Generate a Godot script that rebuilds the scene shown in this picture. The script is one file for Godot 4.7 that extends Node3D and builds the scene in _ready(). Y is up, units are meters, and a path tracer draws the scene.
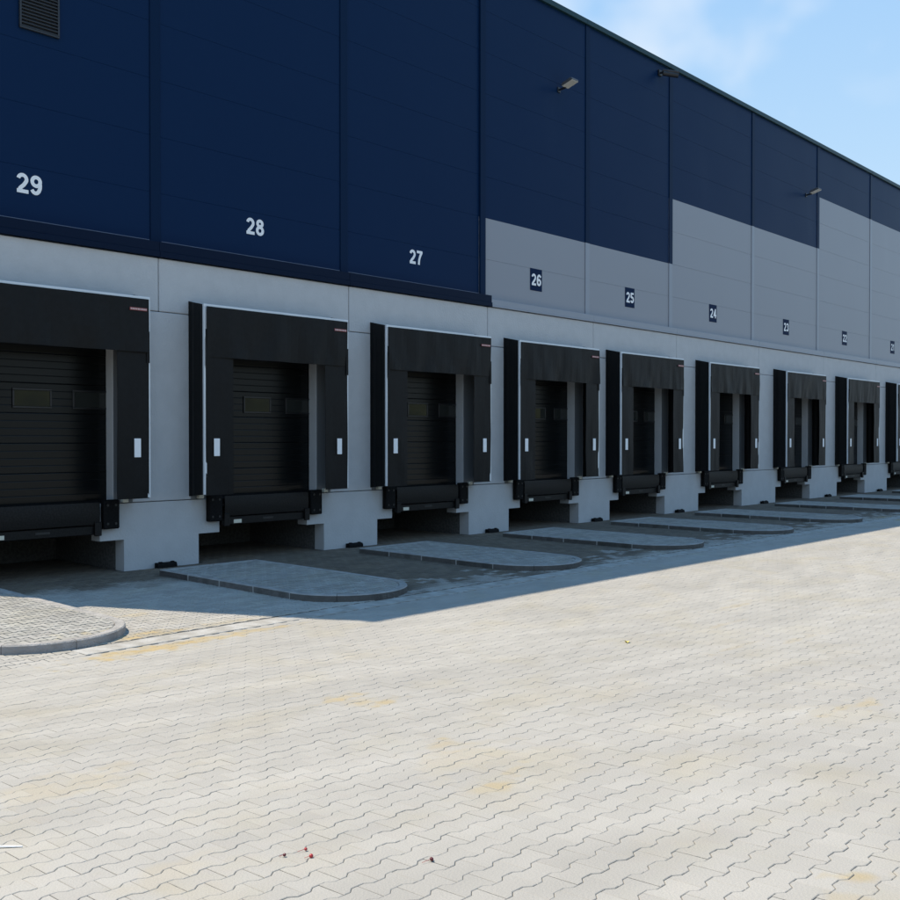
extends Node3D
# A row of loading docks along a warehouse, seen from a paved yard.
# x runs along the facade, z = -(distance from the camera towards the facade), y is up.

const EYE := 2.32
const P_CLAD := 16.24      # face of the metal cladding
const P_CONC := 15.95      # face of the concrete base wall
const P_DOOR := 16.20      # face of the sectional doors
const S0 := 4.84           # end of the building
const FIRST := 29          # number of the first dock
const Y_DOCK := 1.19
const Y_JOINT := 4.60
const Y_CONC := 5.56
const Y_CLAD := 5.77
const ROW := 1.03
const ROWS := 8
const Y_ROOF := 14.01
const GUT_A := 10.02       # the drainage gutter lies between these
const GUT_B := 10.36

const ORD := ["first", "second", "third", "fourth", "fifth", "sixth", "seventh", "eighth", "ninth", "tenth"]
var edges: Array[float] = []
var M := {}
var rng := RandomNumberGenerator.new()
var counts := {}

# ------------------------------------------------------------------ helpers
func lin(r: float, g: float, b: float) -> Color:
	return Color(r, g, b).linear_to_srgb()

func noise_tex(freq: float, lo: Color, hi: Color, sd: int, size := 512, octaves := 4, kind := FastNoiseLite.TYPE_SIMPLEX_SMOOTH) -> NoiseTexture2D:
	var n := FastNoiseLite.new()
	n.noise_type = kind
	n.seed = sd
	n.frequency = freq
	n.fractal_octaves = octaves
	var t := NoiseTexture2D.new()
	t.width = size
	t.height = size
	t.seamless = true
	t.noise = n
	var g := Gradient.new()
	g.set_color(0, lo)
	g.set_color(1, hi)
	g.set_offset(0, 0.25)
	g.set_offset(1, 0.75)
	t.color_ramp = g
	return t

func bump_tex(freq: float, strength: float, sd: int, size := 512, octaves := 4) -> NoiseTexture2D:
	var n := FastNoiseLite.new()
	n.noise_type = FastNoiseLite.TYPE_SIMPLEX_SMOOTH
	n.seed = sd
	n.frequency = freq
	n.fractal_octaves = octaves
	var t := NoiseTexture2D.new()
	t.width = size
	t.height = size
	t.seamless = true
	t.as_normal_map = true
	t.bump_strength = strength
	t.noise = n
	return t

func mat(col: Color, rough: float, metal := 0.0, tex: Texture2D = null, scale := 1.0, bump: Texture2D = null, bump_scale := 1.0) -> StandardMaterial3D:
	var m := StandardMaterial3D.new()
	m.albedo_color = col
	m.roughness = rough
	m.metallic = metal
	if tex or bump:
		m.uv1_triplanar = true
		m.uv1_world_triplanar = true
		m.uv1_scale = Vector3.ONE * scale
	if tex:
		m.albedo_texture = tex
	if bump:
		m.normal_enabled = true
		m.normal_texture = bump
		m.normal_scale = bump_scale
	return m

func st_new() -> SurfaceTool:
	var st := SurfaceTool.new()
	st.begin(Mesh.PRIMITIVE_TRIANGLES)
	st.set_smooth_group(-1)
	return st

func tri(st: SurfaceTool, a: Vector3, b: Vector3, c: Vector3, out: Vector3) -> void:
	# front faces run clockwise; "out" is the way the face looks
	if (c - a).cross(b - a).dot(out) < 0.0:
		var t := b
		b = c
		c = t
	st.add_vertex(a)
	st.add_vertex(b)
	st.add_vertex(c)

func quad(st: SurfaceTool, a: Vector3, b: Vector3, c: Vector3, d: Vector3, out: Vector3) -> void:
	tri(st, a, b, c, out)
	tri(st, a, c, d, out)

func box(st: SurfaceTool, lo: Vector3, hi: Vector3, bevel := 0.0, side := 0, tint := Color.WHITE) -> void:
	# a box with chamfered edges
	var c := (lo + hi) / 2.0
	var h := (hi - lo) / 2.0
	var e: float = minf(bevel, minf(h.x, minf(h.y, h.z)) * 0.49)
	for ax in 3:
		var u := (ax + 1) % 3
		var v := (ax + 2) % 3
		for sg in [-1.0, 1.0]:
			var q := []
			for k in [[-1, -1], [1, -1], [1, 1], [-1, 1]]:
				var p := Vector3.ZERO
				p[ax] = sg * h[ax]
				p[u] = k[0] * (h[u] - e)
				p[v] = k[1] * (h[v] - e)
				q.append(c + p)
			var o := Vector3.ZERO
			o[ax] = sg
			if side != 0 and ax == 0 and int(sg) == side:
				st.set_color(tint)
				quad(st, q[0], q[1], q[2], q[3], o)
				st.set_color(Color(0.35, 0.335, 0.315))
			else:
				quad(st, q[0], q[1], q[2], q[3], o)
	if e <= 0.0:
		return
	for ax in 3:
		var u := (ax + 1) % 3
		var v := (ax + 2) % 3
		for su in [-1.0, 1.0]:
			for sv in [-1.0, 1.0]:
				var q := []
				for k in [[-1, 0], [1, 0], [1, 1], [-1, 1]]:
					var p := Vector3.ZERO
					p[ax] = k[0] * (h[ax] - e)
					p[u] = su * (h[u] - (e if k[1] else 0.0))
					p[v] = sv * (h[v] - (0.0 if k[1] else e))
					q.append(c + p)
				var o := Vector3.ZERO
				o[u] = su
				o[v] = sv
				quad(st, q[0], q[1], q[2], q[3], o)
	for sx in [-1.0, 1.0]:
		for sy in [-1.0, 1.0]:
			for sz in [-1.0, 1.0]:
				var s := Vector3(sx, sy, sz)
				tri(st, c + s * Vector3(h.x, h.y - e, h.z - e), c + s * Vector3(h.x - e, h.y, h.z - e), c + s * Vector3(h.x - e, h.y - e, h.z), s)

func prism(st: SurfaceTool, poly: PackedVector2Array, z0: float, z1: float) -> void:
	# polygon in x/y, extruded from z0 (back) to z1 (front)
	var ix := Geometry2D.triangulate_polygon(poly)
	for k in range(0, ix.size(), 3):
		var a := poly[ix[k]]
		var b := poly[ix[k + 1]]
		var c := poly[ix[k + 2]]
		tri(st, Vector3(a.x, a.y, z1), Vector3(b.x, b.y, z1), Vector3(c.x, c.y, z1), Vector3.BACK)
		tri(st, Vector3(a.x, a.y, z0), Vector3(b.x, b.y, z0), Vector3(c.x, c.y, z0), Vector3.FORWARD)
	var flip := -1.0 if Geometry2D.is_polygon_clockwise(poly) else 1.0
	for k in poly.size():
		var a := poly[k]
		var b := poly[(k + 1) % poly.size()]
		var o := Vector3(b.y - a.y, a.x - b.x, 0) * flip
		quad(st, Vector3(a.x, a.y, z0), Vector3(b.x, b.y, z0), Vector3(b.x, b.y, z1), Vector3(a.x, a.y, z1), o)

func tube(st: SurfaceTool, a: Vector3, b: Vector3, r: float, n := 10) -> void:
	var d := (b - a).normalized()
	var u := d.cross(Vector3.UP if absf(d.y) < 0.9 else Vector3.RIGHT).normalized()
	var v := d.cross(u)
	for k in n:
		var t0 := TAU * k / n
		var t1 := TAU * (k + 1) / n
		var o0 := u * cos(t0) + v * sin(t0)
		var o1 := u * cos(t1) + v * sin(t1)
		quad(st, a + o0 * r, a + o1 * r, b + o1 * r, b + o0 * r, o0 + o1)
		tri(st, a, a + o0 * r, a + o1 * r, -d)
		tri(st, b, b + o0 * r, b + o1 * r, d)

func commit(st: SurfaceTool) -> ArrayMesh:
	st.generate_normals()
	return st.commit()

func put(called: String, mesh: Mesh, m: Material, parent: Node, at := Vector3.ZERO) -> MeshInstance3D:
	var o := MeshInstance3D.new()
	o.name = called
	o.mesh = mesh
	if m:
		o.material_override = m
	o.position = at
	parent.add_child(o, true)
	return o

func part(called: String, st: SurfaceTool, m: Material, parent: Node, at := Vector3.ZERO) -> MeshInstance3D:
	return put(called, commit(st), m, parent, at)

func numbered(called: String) -> String:
	var n: int = counts.get(called, 0)
	counts[called] = n + 1
	return called if n == 0 else "%s_%03d" % [called, n]

func tag(o: Node, label: String, category: String, group := "") -> void:
	o.set_meta("label", label)
	o.set_meta("category", category)
	if group:
		o.set_meta("group", group)

func thing(called: String, at: Vector3, label: String, category: String, group := "") -> Node3D:
	var o := Node3D.new()
	o.name = numbered(called)
	o.position = at
	add_child(o)
	tag(o, label, category, group)
	return o

func copy_of(root: Node3D, called: String, at: Vector3, label: String) -> Node3D:
	var r: Node3D = root.duplicate()
	r.name = numbered(called)
	r.position = at
	add_child(r)
	r.set_meta("label", label)
	return r

func bay_c(i: int) -> float:
	return (edges[i] + edges[i + 1]) / 2.0 + 0.06

func ground_y(s: float, p: float) -> float:
	# the yard falls towards the gutter in front of the docks
	var q: float = clampf(GUT_A - p, 0.0, 13.0)
	var k: float = clampf(0.070 - 0.003 * s, 0.014, 0.082)
	return k * (q * q / 1.6 if q < 0.8 else q - 0.4)

func blob(s: float, p: float, cs: float, cp: float, rs: float, rp: float) -> float:
	var a := (s - cs) / rs
	var b := (p - cp) / rp
	return clampf(1.3 - sqrt(a * a + b * b), 0.0, 1.0)

# ------------------------------------------------------------------ the scene
func _ready() -> void:
	rng.seed = 7
	set_camera()
	set_sky()
	set_sun()
	materials()
	edges = [S0]
	for k in 5:
		edges.append(edges[-1] + 4.5)
	for k in 8:
		edges.append(edges[-1] + 5.625)
	terrain()
	warehouse()
	islands()
	paving()
	gutter()
	docks()
	numbers()
	fittings()
	litter()

func set_camera() -> void:
	var cam := Camera3D.new()
	cam.name = "camera"
	cam.fov = 2.0 * rad_to_deg(atan(450.0 / 985.0))
	cam.near = 0.1
	cam.far = 2000.0
	add_child(cam)
	var th := deg_to_rad(43.2)
	cam.look_at_from_position(Vector3(0, EYE, 0), Vector3(cos(th), EYE - 11.5 / 985.0, -sin(th)), Vector3.UP)
	cam.current = true

func set_sky() -> void:
	var env := Environment.new()
	env.background_mode = Environment.BG_SKY
	env.tonemap_mode = Environment.TONE_MAPPER_LINEAR
	env.tonemap_exposure = 1.22
	env.sdfgi_enabled = true
	env.ssao_enabled = true
	env.ssil_enabled = true
	var w := 1280
	var h := 640
	var im := Image.create(w, h, false, Image.FORMAT_RGBAF)
	var n := FastNoiseLite.new()
	n.seed = 21
	n.noise_type = FastNoiseLite.TYPE_SIMPLEX_SMOOTH
	n.frequency = 2.3
	n.fractal_octaves = 6
	n.fractal_gain = 0.5
	var zenith := Vector3(0.17, 0.47, 0.95)
	var low := Vector3(0.72, 0.92, 1.04)
	var cloud := Vector3(1.10, 1.09, 1.08)
	# the white heaps seen over the roof
	var heaps := [[Vector3(0.8335, 0.3556, -0.4229), 0.105, 0.55], [Vector3(0.7334, 0.4230, -0.5322), 0.07, 0.7], [Vector3(0.8264, 0.3285, -0.4573), 0.05, 0.5], [Vector3(0.8794, 0.2985, -0.3709), 0.05, 0.45], [Vector3(0.8769, 0.3499, -0.3296), 0.16, 0.5], [Vector3(-0.6, 0.45, 0.66), 0.3, 0.8], [Vector3(0.3, 0.5, 0.81), 0.25, 0.8]]
	for y in h:
		var el := PI * (0.5 - (y + 0.5) / h)
		var sy := sin(el)
		for x in w:
			var az := TAU * ((x + 0.5) / w - 0.5)
			var d := Vector3(sin(az) * cos(el), sy, -cos(az) * cos(el))
			var c := low
			if sy > 0.0:
				c = zenith.lerp(low, pow(1.0 - sy, 1.7))
				var v := n.get_noise_3d(d.x * 1.0 + 3.1, sy * 1.9, d.z * 1.0)
				var k := clampf((v - 0.12) * 0.9, 0.0, 0.35)
				for q in heaps:
					k = maxf(k, clampf((1.0 - acos(clampf(d.dot(q[0]), -1.0, 1.0)) / (q[1] * 1.15)) * 0.95 + n.get_noise_3d(d.x * 3.4 + 34.0, sy * 5.0, d.z * 3.4) * 0.55 - 0.02, 0.0, q[2]))
				c = c.lerp(cloud, k)
			im.set_pixel(x, y, Color(c.x, c.y, c.z))
	var pano := PanoramaSkyMaterial.new()
	pano.panorama = ImageTexture.create_from_image(im)
	pano.energy_multiplier = 0.8
	var sky := Sky.new()
	sky.sky_material = pano
	env.sky = sky
	var we := WorldEnvironment.new()
	we.name = "environment"
	we.environment = env
	add_child(we)

func set_sun() -> void:
	var sun := DirectionalLight3D.new()
	sun.name = "sun"
	sun.light_energy = 1.6
	sun.light_angular_distance = 0.5
	sun.light_color = Color(1.0, 0.95, 0.87)
	sun.shadow_enabled = true
	add_child(sun)
	sun.look_at_from_position(Vector3.ZERO, Vector3(3.55, -14.0, 7.05), Vector3.UP)

func materials() -> void:
	var speck := noise_tex(0.05, Color(0.80, 0.80, 0.80), Color(1, 1, 1), 3, 512, 5)
	var soft := noise_tex(0.012, Color(0.98, 0.98, 0.98), Color(1, 1, 1), 5, 512, 6)
	var grit := bump_tex(0.09, 5.0, 9)
	var oil := bump_tex(0.006, 6.0, 11, 512, 1)
	M.speck = speck
	M.grit = grit
	M.blue = mat(lin(0.0036, 0.0186, 0.059), 0.36, 0.0, null, 0.12, oil, 0.10)
	M.blue_trim = mat(lin(0.0026, 0.0150, 0.046), 0.34)
	M.blue.metallic_specular = 0.17
	M.blue_trim.metallic_specular = 0.17
	M.fascia = mat(lin(0.0020, 0.0085, 0.027), 0.4)
	M.fascia.metallic_specular = 0.2
	M.bead = mat(lin(0.10, 0.12, 0.17), 0.4)
	M.grey = mat(lin(0.24, 0.25, 0.28), 0.42, 0.0, null, 0.12, oil, 0.10)
	M.grey_trim = mat(lin(0.25, 0.27, 0.31), 0.38)
	M.coping = mat(lin(0.010, 0.038, 0.048), 0.4)
	M.coping.metallic_specular = 0.3
	M.concrete = mat(lin(0.465, 0.475, 0.485), 0.8, 0.0, soft, 0.35, grit, 0.12)
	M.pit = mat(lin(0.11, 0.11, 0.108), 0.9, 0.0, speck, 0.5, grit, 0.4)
	M.core = mat(lin(0.10, 0.10, 0.10), 0.9)
	M.rubber = mat(lin(0.006, 0.006, 0.0065), 0.8, 0.0, noise_tex(0.02, Color(0.7, 0.7, 0.7), Color(1, 1, 1), 17), 1.5, grit, 0.3)
	M.fabric = mat(lin(0.0034, 0.0036, 0.0041), 0.52, 0.0, noise_tex(0.015, Color(0.75, 0.75, 0.75), Color(1, 1, 1), 18), 1.0, bump_tex(0.2, 3.0, 19), 0.3)
	M.alu = mat(lin(0.62, 0.65, 0.68), 0.45, 0.25)
	M.white = mat(lin(0.80, 0.81, 0.82), 0.5)
	M.cream = mat(lin(0.62, 0.60, 0.50), 0.6)
	M.red = mat(lin(0.24, 0.055, 0.055), 0.6)
	M.pale = mat(lin(0.60, 0.45, 0.43), 0.5)
	M.door = mat(lin(0.0048, 0.0056, 0.006), 0.28)
	M.door.metallic_specular = 0.36
	M.door_frame = mat(lin(0.008, 0.008, 0.009), 0.4)
	M.pane = mat(lin(0.022, 0.024, 0.022), 0.05)
	M.steel = mat(lin(0.0095, 0.009, 0.009), 0.5, 0.0, noise_tex(0.03, Color(0.6, 0.6, 0.6), Color(1, 1, 1), 23), 1.5, grit, 0.2)
	M.bolt = mat(lin(0.028, 0.027, 0.026), 0.5, 0.3)
	M.fabric.metallic_specular = 0.33
	M.rubber.metallic_specular = 0.3
	M.steel.metallic_specular = 0.35
	M.sign_blue = mat(lin(0.004, 0.016, 0.052), 0.5)
	M.sign_blue.metallic_specular = 0.15
	M.vent = mat(lin(0.022, 0.026, 0.032), 0.5, 0.1)
	M.lamp = mat(lin(0.10, 0.10, 0.105), 0.45, 0.3)
	M.lamp_glass = mat(lin(0.55, 0.55, 0.50), 0.2)
	M.berry = mat(lin(0.38, 0.03, 0.03), 0.35)
	M.berry_dark = mat(lin(0.10, 0.012, 0.015), 0.35)
	M.leaf = mat(lin(0.55, 0.46, 0.10), 0.7)
	M.jamb_dark = mat(lin(0.15, 0.158, 0.165), 0.6)  # for the added strips that darken the wall beside the doors
	M.camera = mat(lin(0.012, 0.013, 0.017), 0.4)
	M.kerb = mat(Color.WHITE, 0.9, 0.0, noise_tex(0.012, Color(0.85, 0.85, 0.85), Color(1, 1, 1), 25, 512, 6), 0.5, grit, 0.5)
	M.kerb.vertex_color_use_as_albedo = true
	M.slab = mat(lin(0.405, 0.392, 0.365), 0.9, 0.0, noise_tex(0.012, Color(0.88, 0.87, 0.85), Color(1, 1, 1), 27, 512, 6), 0.5, grit, 0.25)
	M.joint_sand = mat(lin(0.27, 0.255, 0.225), 0.95, 0.0, speck, 1.0)
	M.bed = mat(lin(0.085, 0.078, 0.068), 0.95, 0.0, speck, 1.0)
	M.yard = mat(lin(0.38, 0.37, 0.34), 0.9, 0.0, noise_tex(0.05, Color(0.94, 0.94, 0.94), Color(1, 1, 1), 28), 0.3)
	M.grass = mat(lin(0.13, 0.135, 0.045), 0.95, 0.0, noise_tex(0.02, Color(0.4, 0.42, 0.4), Color(1, 1, 0.9), 29, 512, 5), 0.06)
	var pv := mat(Color.WHITE, 0.88, 0.0, noise_tex(0.11, Color(0.93, 0.93, 0.925), Color(1, 1, 1), 30, 1024, 4), 1.1, grit, 0.22)
	pv.detail_enabled = true
	pv.detail_blend_mode = BaseMaterial3D.BLEND_MODE_MUL
	pv.detail_albedo = stain_map()
	pv.detail_uv_layer = BaseMaterial3D.DETAIL_UV_2
	pv.uv2_triplanar = true
	pv.uv2_world_triplanar = true
	pv.uv2_scale = Vector3.ONE / STAIN_SIZE
	pv.vertex_color_use_as_albedo = true
	M.paver = pv

# ------------------------------------------------------------------ terrain
func terrain() -> void:
	var st := st_new()
	quad(st, Vector3(-500, -0.35, -500), Vector3(500, -0.35, -500), Vector3(500, -0.35, 500), Vector3(-500, -0.35, 500), Vector3.UP)
	part("terrain", st, M.grass, self).set_meta("kind", "structure")
	# the overgrown bank across the yard, mirrored in the door windows
	var n := FastNoiseLite.new()
	n.seed = 40
	n.frequency = 0.11
	n.fractal_octaves = 4
	st = SurfaceTool.new()
	st.begin(Mesh.PRIMITIVE_TRIANGLES)
	var nx := 110
	var nz := 14
	for j in nz + 1:
		for i in nx + 1:
			var x := -70.0 + 2.4 * i
			var f := float(j) / nz
			var z := 48.0 + 22.0 * f + n.get_noise_2d(x, f * 60.0) * 1.5
			var y := -0.4 + 8.5 * sin(PI * minf(f * 0.9, 1.0)) + (n.get_noise_2d(x * 2.0, z * 2.0) * 2.6 + n.get_noise_2d(x * 7.0, z * 7.0) * 1.1) * minf(1.0, f * 4.0)
			st.add_vertex(Vector3(x, y, z))
	for j in nz:
		for i in nx:
			var a := j * (nx + 1) + i
			for k in [a, a + nx + 1, a + 1, a + 1, a + nx + 1, a + nx + 2]:
				st.add_index(k)
	part("overgrown_bank", st, M.grass, self).set_meta("kind", "structure")

# ------------------------------------------------------------------ the building
func grey_rows(i: int) -> int:
	return 0 if i < 3 else mini(2 * ((i - 3) / 2 + 1), 8)

func warehouse() -> void:
	var w := thing("warehouse", Vector3(S0, 0, -P_CONC), "long warehouse clad in dark blue and grey panels above a pale concrete base", "building")
	var at := -w.position     # parts are written in world coordinates
	var last: float = edges[-1]
	var st := st_new()
	box(st, Vector3(S0 + 0.06, 1.0, -52.0), Vector3(last, 13.93, -16.36))
	box(st, Vector3(S0 + 0.06, -0.3, -52.0), Vector3(last, 0.99, -18.62))
	part("inner_wall", st, M.core, w, at)
	st = st_new()
	box(st, Vector3(S0 - 0.04, Y_CONC, -52.0), Vector3(S0 + 0.055, 13.93, -16.30))
	part("end_wall", st, M.blue, w, at)
	st = st_new()
	box(st, Vector3(S0, -0.3, -52.0), Vector3(S0 + 0.055, Y_CONC - 0.01, -P_CONC - 0.32))
	part("end_wall_base", st, M.concrete, w, at)
	# cladding: horizontal sandwich panels, eight to a bay
	var shapes := {}
	for i in edges.size() - 1:
		var a: float = edges[i]
		var wd: float = edges[i + 1] - a
		if not shapes.has(wd):
			var b := st_new()
			box(b, Vector3(0.0, 0.001, -0.09), Vector3(wd, ROW - 0.001, 0.0), 0.003)
			shapes[wd] = commit(b)
		for r in ROWS:
			put("cladding_panel", shapes[wd], M.grey if r < grey_rows(i) else M.blue, w, at + Vector3(a, Y_CLAD + r * ROW, -P_CLAD))
	# cover strips over the panel ends
	for i in edges.size():
		var x: float = edges[i]
		var g := grey_rows(maxi(i - 1, 0))
		var ys := Y_CLAD + g * ROW
		var wide := 0.20
		if g > 0:
			st = st_new()
			box(st, Vector3(x, Y_CLAD + 0.02, -P_CLAD + 0.002), Vector3(x + wide, ys, -P_CLAD + 0.022), 0.004)
			part("cover_strip", st, M.grey_trim, w, at)
		if g < 8:
			st = st_new()
			var proud := 0.055 if i == 3 else 0.026
			box(st, Vector3(x, ys + 0.002, -P_CLAD + 0.002), Vector3(x + wide, Y_ROOF - 0.03, -P_CLAD + proud), 0.006)
			part("cover_strip", st, M.blue_trim, w, at)
	# sill flashing between concrete and cladding
	for i in edges.size() - 1:
		var a: float = edges[i]
		var b: float = edges[i + 1]
		st = st_new()
		if i < 3:
			var b2 := b + (0.12 if i == 2 else -0.004)
			box(st, Vector3(a, Y_CONC + 0.012, -P_CLAD - 0.05), Vector3(b2, Y_CONC + 0.115, -P_CONC + 0.06), 0.006)
			box(st, Vector3(a, Y_CONC + 0.116, -P_CLAD - 0.05), Vector3(b2, Y_CONC + 0.29, -P_CONC + 0.035), 0.006)
			part("sill_flashing", st, M.fascia, w, at)
			st = st_new()
			box(st, Vector3(a + 0.22, Y_CONC + 0.352, -P_CLAD + 0.001), Vector3(b - 0.02, Y_CONC + 0.368, -P_CLAD + 0.02), 0.002)
			part("trim_bead", st, M.bead, w, at)  # thin line, paler than the blue panels it runs along
		else:
			box(st, Vector3(a + (0.125 if i == 3 else 0.0), Y_CONC + 0.012, -P_CLAD - 0.05), Vector3(b - 0.004, Y_CONC + 0.05, -P_CONC + 0.045), 0.005)
			box(st, Vector3(a + (0.125 if i == 3 else 0.0), Y_CONC + 0.051, -P_CLAD - 0.05), Vector3(b - 0.004, Y_CONC + 0.205, -P_CONC + 0.02), 0.005)
			part("sill_flashing", st, M.grey_trim, w, at)
	# roof and coping
	st = st_new()
	box(st, Vector3(S0 - 0.06, 13.935, -52.0), Vector3(last, 13.99, -16.30))
	part("roof", st, M.core, w, at)
	for i in edges.size() - 1:
		st = st_new()
		box(st, Vector3(edges[i] - (0.08 if i == 0 else 0.0), Y_ROOF - 0.09, -P_CLAD - 0.25), Vector3(edges[i + 1] - 0.004, Y_ROOF + 0.055, -P_CLAD + 0.085), 0.008)
		part("coping", st, M.coping, w, at)
	# concrete base: lintels, jambs and T-shaped piers
	var nd := edges.size() - 1
	for i in nd:
		var a: float = edges[i]
		var b: float = edges[i + 1]
		var c := bay_c(i)
		st = st_new()
		box(st, Vector3(a + 0.006, Y_JOINT + 0.006, -P_CONC - 0.25), Vector3(b - 0.006, Y_CONC, -P_CONC), 0.012)
		part("concrete_panel", st, M.concrete, w, at)
		st = st_new()
		box(st, Vector3(c - 1.294, 4.32, -P_CONC - 0.25), Vector3(c + 1.294, Y_JOINT - 0.006, -P_CONC), 0.008)
		part("concrete_panel", st, M.concrete, w, at)
	for i in nd + 1:
		var l: float = S0 if i == 0 else bay_c(i - 1)
		var r: float = edges[-1] if i == nd else bay_c(i)
		var jl := l + (0.0 if i == 0 else 1.3)
		var jr := r - (0.0 if i == nd else 1.3)
		st = st_new()
		box(st, Vector3(jl, Y_DOCK + 0.006, -P_CONC - 0.25), Vector3(jr, Y_JOINT - 0.006, -P_CONC), 0.010)
		part("concrete_panel", st, M.concrete, w, at)
		var ul := l + (0.0 if i == 0 else 1.05)
		var ur := r - (0.0 if i == nd else 1.05)
		var bl := l + (0.0 if i == 0 else 1.5)
		var br := r - (0.0 if i == nd else 1.5)
		st = st_new()
		var y0 := -0.2
		var ye := 0.55
		prism(st, PackedVector2Array([Vector2(bl, y0), Vector2(br, y0), Vector2(br, ye), Vector2(ur, ye), Vector2(ur, Y_DOCK - 0.006), Vector2(ul, Y_DOCK - 0.006), Vector2(ul, ye), Vector2(bl, ye)]), -P_CONC - 0.30, -P_CONC)
		part("pier", st, M.concrete, w, at)
		st = st_new()
		box(st, Vector3(bl, -0.2, -18.62), Vector3(br, 0.999, -P_CONC - 0.301))
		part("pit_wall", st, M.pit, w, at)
	# back wall and ceiling of the pits under the levellers
	for i in nd:
		var c := bay_c(i)
		st = st_new()
		box(st, Vector3(c - 1.49, -0.2, -18.615), Vector3(c + 1.49, 0.98, -18.55))
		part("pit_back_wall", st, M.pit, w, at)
	# sectional doors
	var door := Node3D.new()
	door.name = "sectional_door"
	door_parts(door)
	for i in nd:
		var d: Node3D = door if i == 0 else door.duplicate()
		d.name = "sectional_door" if i == 0 else "sectional_door_%03d" % i
		d.position = at + Vector3(bay_c(i), 0, -P_DOOR)
		w.add_child(d)
	# louvred vent
	var v := Node3D.new()
	v.name = "louvre_vent"
	v.position = at + Vector3(6.98, 9.05, -P_CLAD)
	w.add_child(v)
	var vw := 0.67
	var vh := 0.86
	st = st_new()
	box(st, Vector3(0, 0, 0.002), Vector3(vw, 0.03, 0.05), 0.004)
	box(st, Vector3(0, vh - 0.03, 0.002), Vector3(vw, vh, 0.05), 0.004)
	box(st, Vector3(0, 0.031, 0.002), Vector3(0.03, vh - 0.031, 0.05), 0.004)
	box(st, Vector3(vw - 0.03, 0.031, 0.002), Vector3(vw, vh - 0.031, 0.05), 0.004)
	box(st, Vector3(0.03, 0.03, 0.001), Vector3(vw - 0.03, vh - 0.03, 0.004))
	part("vent_frame", st, M.vent, v)
	st = st_new()
	prism_x(st, PackedVector2Array([Vector2(0.006, 0.045), Vector2(0.045, 0.0), Vector2(0.047, 0.012), Vector2(0.008, 0.052)]), 0.031, vw - 0.031)
	var slat := commit(st)
	for k in 14:
		put("slat", slat, M.vent, v, Vector3(0, 0.035 + k * 0.056, 0))

func prism_x(st: SurfaceTool, poly: PackedVector2Array, x0: float, x1: float) -> void:
	# polygon in (z, y), extruded along x; convex
	var c := Vector2.ZERO
	for q in poly:
		c += q / poly.size()
	for k in poly.size():
		var a := poly[k]
		var b := poly[(k + 1) % poly.size()]
		var m := (a + b) / 2.0 - c
		quad(st, Vector3(x0, a.y, a.x), Vector3(x0, b.y, b.x), Vector3(x1, b.y, b.x), Vector3(x1, a.y, a.x), Vector3(0, m.y, m.x))
		tri(st, Vector3(x0, a.y, a.x), Vector3(x0, b.y, b.x), Vector3(x0, c.y, c.x), Vector3.LEFT)
		tri(st, Vector3(x1, a.y, a.x), Vector3(x1, b.y, b.x), Vector3(x1, c.y, c.x), Vector3.RIGHT)

func ribbed(x0: float, x1: float, y0: float, y1: float, st: SurfaceTool) -> void:
	# a steel door section pressed with shallow horizontal grooves
	var n := 4
	var step := (y1 - y0) / n
	var g := 0.008
	var prof: Array[Vector2] = []
	for k in n:
		var b := y0 + k * step
		prof.append_array([Vector2(-0.003, b), Vector2(0.0, b + g), Vector2(0.0, b + step - g), Vector2(-0.003, b + step - 0.0005)])
	for k in prof.size() - 1:
		var a := prof[k]
		var b := prof[k + 1]
		quad(st, Vector3(x0, a.y, a.x), Vector3(x1, a.y, a.x), Vector3(x1, b.y, b.x), Vector3(x0, b.y, b.x), Vector3(0, 0, 1))

func door_parts(d: Node3D) -> void:
	var hw := 1.42
	var sh := 0.5
	for k in 6:
		var st := st_new()
		var y0 := 1.30 + k * sh - 0.06
		if k == 0:
			y0 = 1.24
		ribbed(-hw, hw, y0 + 0.004, y0 + sh - 0.004, st)
		box(st, Vector3(-hw, y0 + 0.004, -0.045), Vector3(hw, y0 + sh - 0.004, -0.008))
		part("door_section", st, M.door, d)
	var st := st_new()
	box(st, Vector3(-hw, 1.165, -0.05), Vector3(hw, 1.243, 0.012), 0.01)
	part("bottom_seal", st, M.rubber, d)
	for sg in [-1.0, 1.0]:
		st = st_new()
		box(st, Vector3(minf(sg * 1.302, sg * 1.66), 1.2, 0.252), Vector3(maxf(sg * 1.302, sg * 1.66), 4.58, 0.262), 0.003)
		part("added_jamb_strip", st, M.jamb_dark, d)  # added strip, darkens the concrete beside the door inside the shelter
	for k in 3:
		var x := -1.02 + 1.02 * k
		var y := 2.985
		st = st_new()
		for q in [[-0.33, -0.165, 0.33, -0.130], [-0.33, 0.130, 0.33, 0.165], [-0.33, -0.130, -0.295, 0.130], [0.295, -0.130, 0.33, 0.130]]:
			box(st, Vector3(x + q[0], y + q[1], 0.001), Vector3(x + q[2], y + q[3], 0.022), 0.005)
		part("window_frame", st, M.door_frame, d)
		st = st_new()
		box(st, Vector3(x - 0.294, y - 0.129, 0.0012), Vector3(x + 0.294, y + 0.129, 0.010))
		part("window_pane", st, M.pane, d)

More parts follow.
